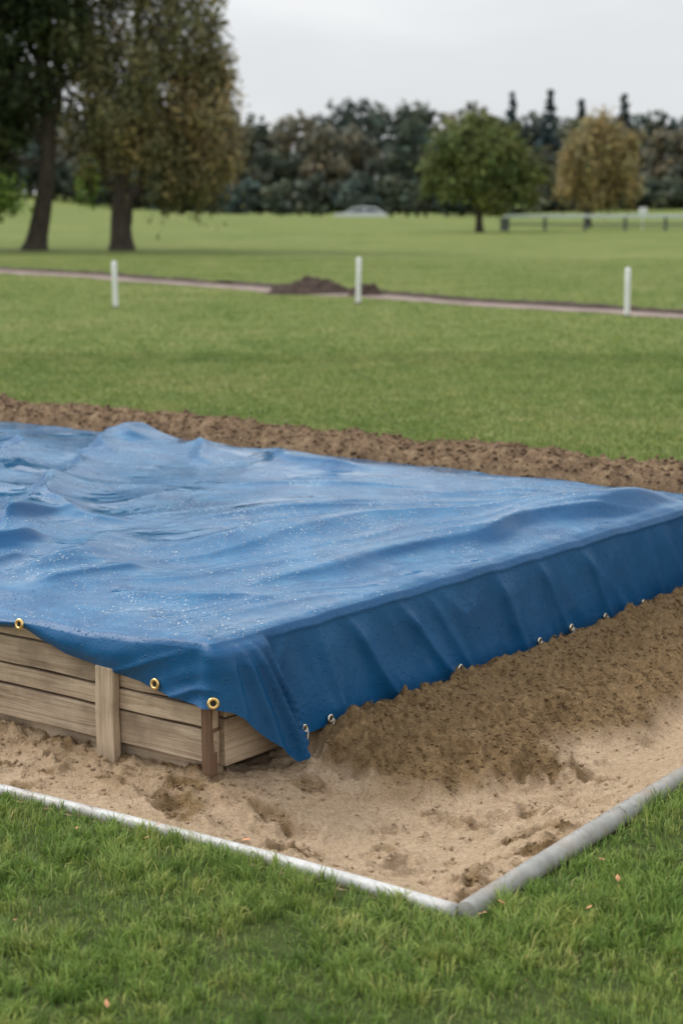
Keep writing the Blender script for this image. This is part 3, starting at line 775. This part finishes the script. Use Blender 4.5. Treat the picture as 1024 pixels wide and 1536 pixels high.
# ------------------------------------------------------------------ trees
def foliage(clumps, leaf, per_twig, sig, sigz, seed, jit=.22, gain=1.0):
    r = np.random.default_rng(seed); Ps = []; Cs = []; Ns = []
    for cl_ in clumps:
        (c, rad, n, col) = cl_
        nt_w = max(3, n // per_twig)
        d = r.normal(size=(nt_w, 3)); d /= np.linalg.norm(d, axis=1)[:, None]
        rr_ = r.random(nt_w) ** (1 / 2.0)
        tw = np.array(c) + d * rr_[:, None] * np.array(rad)
        bright = .65 + .7 * r.random(nt_w)
        sg_ = min(1.0, max(rad) / .8)
        p = np.repeat(tw, per_twig, 0) + r.normal(size=(nt_w * per_twig, 3)) * np.array([sig, sig, sigz]) * sg_
        cc = gain * np.repeat(bright, per_twig)[:, None] * np.array(col)[None] * (1 + jit * r.normal(size=(nt_w * per_twig, 1)))
        hue = np.repeat(r.normal(size=(nt_w, 1)) * .12, per_twig, 0); cc = cc * (1 + hue * np.array([[1.0, .2, -.5]]))
        nv = (p - np.array(c)) / np.array(rad); nv /= np.linalg.norm(nv, axis=1)[:, None] + 1e-6
        nv = nv + np.array([0, 0, .35]); nv /= np.linalg.norm(nv, axis=1)[:, None] + 1e-6
        Ps.append(p); Cs.append(np.clip(cc, .003, .6)); Ns.append(nv)
    P = np.concatenate(Ps); Cc = np.concatenate(Cs); Nn = np.concatenate(Ns); n = len(P)
    P[:, 2] = np.maximum(P[:, 2], .12)
    d1 = r.normal(size=(n, 3)); d1 /= np.linalg.norm(d1, axis=1)[:, None]
    d2 = np.cross(d1, r.normal(size=(n, 3))); d2 /= np.linalg.norm(d2, axis=1)[:, None]
    fl = np.sign((np.cross(d1, d2) * Nn).sum(1))[:, None]; d2 = d2 * np.where(fl == 0, 1, -fl)
    s = leaf * r.uniform(.5, 1.3, (n, 1))
    V = np.stack([P - d1 * s, P + d2 * s * .5, P + d1 * s, P - d2 * s * .5], 1).reshape(-1, 3)
    F = np.arange(n * 4).reshape(-1, 4)
    return V, F, {"col": np.repeat(np.hstack([Cc, np.ones((n, 1))]), 4, 0), "nrm": np.repeat(Nn, 4, 0)}
def limb(g, p0, p1, r0, r1, seed, wob=.12, seg=8, n=10):
    r = np.random.default_rng(seed); t = np.linspace(0, 1, n)[:, None]
    p0 = np.array(p0, float); p1 = np.array(p1, float); l = np.linalg.norm(p1 - p0)
    ph = r.uniform(0, 6, 3); P = p0 + (p1 - p0) * t + wob * l * np.sin(t * math.pi) * np.sin(t * 5 + ph) * .6
    tube_geo(g, P, r0 + (r1 - r0) * t[:, 0], seg); return P
def tree(name, trunk, limbs, clumps, leaf, per, sig, sigz, seed, gain=1.0):
    e = empty(name); g = Geo()
    for t in trunk:
        P = np.array(t[0]); tube_geo(g, curve_pts(P, 16), np.interp(np.linspace(0, 1, 16), np.linspace(0, 1, len(t[1])), t[1]), 12)
    for k, (p0, p1, r0, r1) in enumerate(limbs): limb(g, p0, p1, r0, r1, seed + k)
    V, F = g.get(); mesh_obj("trunk_and_limbs", V, F, mat_bark, True, e)
    V, F, at = foliage(clumps, leaf, per, sig, sigz, seed, gain=gain)
    mesh_obj("crown", V, F, mat_leaf, False, e, at)
    return e

D = 51.0
dk = (.030, .044, .014); dk2 = (.045, .060, .018); lt = (.13, .20, .04)
cA = [((-9.9, D, 6.5), (2.2, 2.2, 1.8), 5000, dk), ((-8.2, D, 6.9), (1.7, 2, 1.3), 4200, dk), ((-9.1, D + .3, 4.6), (1.4, 1.8, 1.3), 3600, dk),
      ((-11.0, D, 3.4), (1.9, 2, 1.8), 4200, dk2), ((-10.4, D, 2.1), (1.2, 1.6, .8), 2200, dk2), ((-9.8, D - .6, 1.55), (.75, .7, .45), 1600, lt),
      ((-7.7, D, 8.3), (1.9, 2, 1.5), 4000, dk), ((-7.6, D, 5.7), (.8, 1.2, .8), 1100, dk2), ((-10.9, D, 8.4), (2.4, 2, 2.0), 3500, dk), ((-8.9, D, 9.6), (2.0, 2, 1.5), 3000, dk),
      ((-13, D, 5.5), (2.2, 2.2, 2.5), 4500, dk), ((-9.9, D, 3.4), (.9, 1.2, .9), 1800, dk2)]
trA = [([(-8.75, D, -.1), (-8.68, D, .3), (-8.45, D, 1.4), (-8.3, D, 2.6), (-8.25, D, 3.9), (-8.4, D, 5.6), (-8.6, D, 7.5)], [.50, .30, .25, .22, .20, .16, .08])]
lA = [((-8.3, D, 2.9), (-9.9, D - .4, 5.6), .14, .05), ((-8.28, D, 3.4), (-7.4, D, 5.9), .13, .04), ((-8.4, D, 1.9), (-7.75, D + .3, 2.7), .09, .03), ((-7.75, D + .3, 2.7), (-7.2, D, 4.2), .05, .02),
      ((-8.35, D, 4.8), (-7.6, D, 7.6), .12, .04), ((-8.45, D, 5.2), (-10.5, D, 7.6), .12, .04), ((-8.3, D, 2.4), (-10.4, D - .3, 3.2), .08, .03)]
tree("broadleaf_tree", trA, lA, cA, .12, 30, .26, .24, 101, 1.4)

ol = (.112, .098, .042); ol2 = (.088, .082, .036); ol3 = (.132, .106, .048)
cB = [((-5.9, D, 7.4), (1.7, 1.8, 1.3), 4200, ol2), ((-4.5, D, 6.2), (1.35, 1.5, 1.5), 4600, ol2), ((-5.6, D, 5.0), (1.5, 1.6, 1.2), 4500, ol2),
      ((-4.0, D, 4.0), (1.15, 1.3, 1.0), 4400, ol3), ((-3.7, D, 2.8), (.95, 1.0, .9), 4200, ol3), ((-6.9, D, 4.1), (1.0, 1.2, 1.2), 2600, ol2), ((-5.2, D, 2.9), (1.3, 1.2, .8), 3900, ol),
      ((-7.2, D, 5.6), (1.1, 1.3, 1.1), 2500, ol2), ((-5.8, D, 3.7), (1.3, 1.4, .9), 4200, ol), ((-5.0, D, 8.8), (1.8, 1.8, 1.3), 3300, ol2), ((-4.3, D - .2, 2.0), (.95, .8, .6), 2300, ol2),
      ((-3.55, D, 5.0), (.6, 1.0, .8), 1500, ol2), ((-6.9, D, 2.6), (.6, .8, .7), 900, ol), ((-5.0, D, 1.9), (.7, .7, .6), 1400, ol2), ((-7.2, D - .3, 1.9), (.35, .5, .5), 350, lt)]
trB = [([(-6.26, D, -.1), (-6.27, D, .3), (-6.28, D, .9), (-6.25, D, 1.6), (-6.1, D, 2.8), (-5.9, D, 4.5), (-5.6, D, 7.0)], [.46, .32, .28, .21, .17, .13, .07])]
lB = [((-6.27, D, .6), (-5.65, D, 1.9), .22, .13), ((-5.65, D, 1.9), (-4.7, D, 4.6), .12, .04), ((-6.25, D, 1.5), (-7.1, D, 3.6), .14, .05), ((-7.1, D, 3.6), (-7.3, D, 5.4), .06, .02),
      ((-6.1, D, 3.0), (-4.6, D, 5.9), .11, .03), ((-5.9, D, 4.4), (-6.8, D, 6.6), .09, .03), ((-5.3, D, 3.2), (-3.9, D, 3.9), .07, .02), ((-5.6, D, 2.4), (-4.0, D, 2.9), .06, .02)]
tree("willow_tree", trB, lB, cB, .085, 34, .13, .36, 202, 2.4)

def px_clumps(D_, by, lst, col, cnt, m):
    return [(((qx - 512) * m, D_ + w_, (by - qy) * m), (rr_ * m, rr_ * m * .9, rr_ * m * .85), int(cnt * rr_ * rr_ / 900), col) for (qx, qy, rr_, w_) in lst]
m = .0283; D2 = 75
gr = (.098, .118, .034)
cl = px_clumps(D2, 348, [(712, 205, 36, 0), (745, 215, 34, .4), (675, 225, 36, -.3), (655, 255, 30, 0), (700, 255, 52, 0), (760, 245, 40, .3), (790, 265, 26, 0), (640, 278, 18, 0), (675, 285, 30, -.4), (735, 288, 38, 0), (785, 290, 24, 0), (720, 240, 60, 0)], gr, 900, m)
trk = [([(5.78, D2, -.1), (5.76, D2, .4), (5.74, D2, 1.2), (5.7, D2, 2.2), (5.7, D2, 3.4)], [.24, .15, .13, .10, .04])]
lim = [((5.74, D2, 1.1), (4.6, D2, 2.6), .08, .03), ((5.74, D2, 1.2), (6.9, D2, 2.8), .08, .03), ((5.7, D2, 1.8), (5.2, D2, 3.6), .06, .02), ((5.7, D2, 2.0), (6.5, D2, 3.8), .06, .02)]
tree("broadleaf_tree", trk, lim, cl, .13, 24, .2, .17, 303, 1.75)
m = .0321; D3 = 85
oc = (.20, .155, .068)
cl = px_clumps(D3, 340, [(885, 195, 26, 0), (868, 215, 30, 0), (905, 220, 34, 0), (848, 245, 24, 0), (880, 255, 42, 0), (925, 250, 32, 0), (945, 215, 17, 0), (850, 280, 26, 0), (890, 290, 34, 0), (932, 285, 24, 0), (885, 235, 48, 0)], oc, 1100, m)
trk = [([(11.7, D3, -.1), (11.68, D3, .4), (11.66, D3, 1.0), (11.7, D3, 2.2), (11.8, D3, 3.6)], [.22, .15, .13, .10, .04])]
lim = [((11.66, D3, .8), (10.9, D3, 2.4), .08, .03), ((11.66, D3, .9), (12.8, D3, 2.6), .08, .03)]
tree("autumn_tree", trk, lim, cl, .11, 24, .15, .26, 404, 2.0)

# distant forest: one object
r = np.random.default_rng(77); cl = []; gt = Geo()
pxs = np.array([-60, -40, -20, -9, -2, 1, 5.5, 10.5, 14.2, 17, 20, 24, 28, 32, 40, 60]); hts = np.array([10, 10, 9, 10.8, 12.0, 11.6, 12.6, 11.8, 9.8, 10.6, 11, 9.6, 10.2, 9.3, 10, 10])
cols = [(.058, .070, .044), (.046, .060, .040), (.084, .086, .054), (.038, .054, .042), (.108, .100, .066), (.052, .068, .050)]  # blue-grey lift puts distance haze into the leaf colours
def ftree(x, y, h, w, col, n, conifer=False):
    z0 = float(terrain(np.array([x]), np.array([y]))[0])
    V, F = tube([(x, y, z0 - .2), (x, y, z0 + h * .6)], [.22, .08], 6, cap=False); gt.add(V, F)
    if conifer:
        for k in range(24):
            f = k / 23; rw = w * .5 * (1 - f) ** .9 + .05
            cl.append(((x + r.normal(0, .05), y, z0 + h * (.12 + .88 * f)), (rw, rw, h * .025), int(n * (1.05 - f) / 12), col))
    else:
        for k in range(8):
            f = r.random(); hh = h * (.25 + .55 * f); ww = w * .5 * math.sqrt(max(.2, 1 - (2 * abs(f - .40)) ** 2))
            a_ = r.uniform(0, 6.28); o_ = ww * .55
            s_ = w * r.uniform(.20, .32)
            b_ = r.uniform(.8, 1.25); cl.append(((x + o_ * math.cos(a_), y + o_ * math.sin(a_), z0 + hh), (s_, s_, s_ * .85), int(n / 7), tuple(q * b_ for q in col)))
        cl.append(((x, y, z0 + h * .78), (w * .34, w * .34, h * .2), int(n / 3.5), col)); cl.append(((x, y, z0 + h * .5), (w * .45, w * .45, h * .38), int(n / 4), tuple(q * .8 for q in col)))
x = -54
while x < 56:
    h = np.interp(x, pxs, hts) * r.uniform(.92, 1.04); con = (11.5 < x < 40) and r.random() < .5
    col = cols[r.integers(0, 6)]
    if con: col = (.034, .052, .052)
    ftree(x, 172 + r.uniform(-4, 4), h * (1.02 if con else 1), 4.2 if con else r.uniform(6.5, 9.5), col, 1500, con)
    if con: ftree(x + .8, 178, h * .9, 7.5, (.050, .066, .058), 1300)
    x += r.uniform(2.4, 3.6) if con else r.uniform(3.4, 5.0)
x = -52
while x < 54:
    h = np.interp(x, pxs, hts) * r.uniform(.5, .82); col = cols[r.integers(0, 6)]
    ftree(x, 160 + r.uniform(-3, 3), h, r.uniform(5, 7.5), col, 1200); x += r.uniform(3.0, 4.8)
x = -52
while x < 54:
    h = r.uniform(2.6, 4.6) if x < 12 else r.uniform(1.8, 3.4); col = cols[r.integers(0, 4)]; ftree(x, 151 + r.uniform(-2, 2), h, r.uniform(4.0, 6), col, 700); x += r.uniform(2.4, 3.6)
forest = empty("distant_forest")
V, F, at = foliage(cl, .34, 10, .22, .20, 909, jit=.12, gain=1.95)
mesh_obj("foliage_mass", V, F, mat_leaf, False, forest, at)
V, F = gt.get(); mesh_obj("trunks", V, F, mat_bark, True, forest)

# ------------------------------------------------------------------ rail fence, car, sign
fence = empty("rail_fence"); Yf = 78.0
def bx(name, c, s, mat, parent, bev=.01, rot=0):
    bm = bmesh.new(); bmesh.ops.create_cube(bm, size=1); bmesh.ops.scale(bm, vec=s, verts=bm.verts)
    bmesh.ops.bevel(bm, geom=bm.edges[:], offset=min(bev, min(s) * .3), segments=2, affect='EDGES')
    me = bpy.data.meshes.new(name); bm.to_mesh(me); bm.free(); me.materials.append(mat)
    ob = bpy.data.objects.new(name, me); scene.collection.objects.link(ob); ob.location = c; ob.rotation_euler = (0, 0, rot); ob.parent = parent
for k in range(8):
    x = 7.1 + k * 1.75
    bx("rail_post", (x, Yf, .27), (.13 if k else .40, .12, .58), mat_raildk, fence)
    bx("top_rail", (x + .875, Yf - .01, .62), (1.74, .50, .14), mat_rail, fence)
    bx("mid_rail", (x + .875, Yf - .08, .27), (1.74, .035, .08), mat_raildk, fence)
    bx("cross_foot", (x, Yf, .03), (.12, .5, .06), mat_raildk, fence)
sg = empty("white_marker_board")
bx("board", (13.35, 79.5, .84), (.36, .04, .30), mat_white, sg, .01); bx("leg", (13.35, 79.54, .33), (.06, .04, .7), mat_white, sg)

car = empty("parked_car")
cx, cy = 1.5, 141.0; z0 = float(terrain(np.array([cx]), np.array([cy]))[0])
prof = [(-2.1, .35), (-2.12, .75), (-1.95, .92), (-1.15, 1.02), (-.55, 1.42), (.35, 1.48), (1.2, 1.40), (1.85, 1.0), (2.1, .88), (2.12, .4)]
V = []; F = []
for s_ in (-.85, .85):
    for (a_, b_) in prof:
        yy = s_ * (.8 if b_ > 1.1 else 1.0); V.append((cx + a_, cy + yy, z0 + b_))
k = len(prof)
me = bpy.data.meshes.new("car_body")
me.from_pydata(V, [], [tuple(range(k)), tuple(range(2 * k - 1, k - 1, -1))] + [(i, i + k, (i + 1) % k + k, (i + 1) % k) for i in range(k)])
me.materials.append(mat_car); ob = bpy.data.objects.new("car_body", me); scene.collection.objects.link(ob); ob.parent = car
me = bpy.data.meshes.new("car_windows")
W1 = [(-1.0, 1.06), (-.5, 1.36), (.25, 1.40), (.25, 1.06)]; W2 = [(.35, 1.06), (.35, 1.40), (1.1, 1.34), (1.6, 1.06)]
V = []; F = []
for Wd in (W1, W2):
    o = len(V)
    for a_, b_ in Wd: V.append((cx + a_, cy - .86 + (.0 if b_ < 1.1 else .13), z0 + b_))
    F.append((o, o + 1, o + 2, o + 3))
me.from_pydata(V, [], F); me.materials.append(mat_glass); ob = bpy.data.objects.new("car_windows", me); scene.collection.objects.link(ob); ob.parent = car
for a_ in (-1.35, 1.3):
    for s_ in (-.82, .82):
        V, F = tube([(cx + a_, cy + s_ - .1, z0 + .32), (cx + a_, cy + s_ + .1, z0 + .32)], .32, 18); mesh_obj("wheel", V, F, mat_tyre, True, car)

# ------------------------------------------------------------------ world, sun, camera
w = bpy.data.worlds.new("World"); scene.world = w; w.use_nodes = True
nt = w.node_tree; bg = nt.nodes['Background']
sky = N(nt, 'ShaderNodeTexSky'); sky.sky_type = 'NISHITA'; sky.sun_disc = False
sd = Vector((-.68, .30, .85)).normalized()
sky.sun_elevation = math.asin(sd.z); sky.sun_rotation = math.atan2(sd.x, sd.y) % (2 * math.pi)
tc = N(nt, 'ShaderNodeTexCoord'); mp = N(nt, 'ShaderNodeMapping'); mp.inputs['Scale'].default_value = (1, 1, 3.5)
L(nt, tc.outputs['Generated'], mp.inputs['Vector'])
cn = noise(nt, 1.7, 5, .55, mp.outputs[0], .4)
cloud = ramp(nt, cn, [(0.3, (.68, .70, .73)), (0.55, (.79, .81, .835)), (0.75, (.97, .975, .98))])
# overcast sky: brighter above the horizon haze and around the hidden sun
sz_ = N(nt, 'ShaderNodeSeparateXYZ'); L(nt, tc.outputs['Generated'], sz_.inputs[0])
elev = math_(nt, 'ADD', math_(nt, 'MULTIPLY', ramp(nt, sz_.outputs['Z'], [(0.10, 0.0), (0.26, 1.0)]), .28), 1.0)
dt = N(nt, 'ShaderNodeVectorMath', operation='DOT_PRODUCT'); L(nt, tc.outputs['Generated'], dt.inputs[0]); dt.inputs[1].default_value = tuple(sd)
glow = math_(nt, 'MULTIPLY', math_(nt, 'POWER', math_(nt, 'MAXIMUM', dt.outputs['Value'], 0.0), 8.0), 1.6)
cs = N(nt, 'ShaderNodeVectorMath', operation='SCALE'); L(nt, cloud, cs.inputs[0])
L(nt, math_(nt, 'MULTIPLY', math_(nt, 'ADD', elev, glow), 8.3), cs.inputs['Scale'])
c = mix(nt, .92, sky.outputs[0], cs.outputs[0])
L(nt, c, bg.inputs['Color']); bg.inputs['Strength'].default_value = .120
ld = bpy.data.lights.new("sun", 'SUN'); ld.energy = 1.5; ld.angle = math.radians(16); ld.color = (1, .95, .88)
lo = bpy.data.objects.new("sun", ld); scene.collection.objects.link(lo); lo.rotation_euler = sd.to_track_quat('Z', 'Y').to_euler()

cam = bpy.data.cameras.new("camera"); co = bpy.data.objects.new("camera", cam); scene.collection.objects.link(co)
co.location = (0, 0, 1.6); co.rotation_euler = (math.radians(90 - 10.225), 0, 0)
cam.sensor_fit = 'VERTICAL'; cam.sensor_height = 36; cam.sensor_width = 24; cam.lens = 2650 / 1536 * 36
cam.clip_start = .05; cam.clip_end = 3000
cam.dof.use_dof = True; cam.dof.focus_distance = 5.1; cam.dof.aperture_fstop = 3.2
scene.camera = co
scene.view_settings.view_transform = 'Standard'; scene.view_settings.look = 'None'; scene.view_settings.exposure = 0
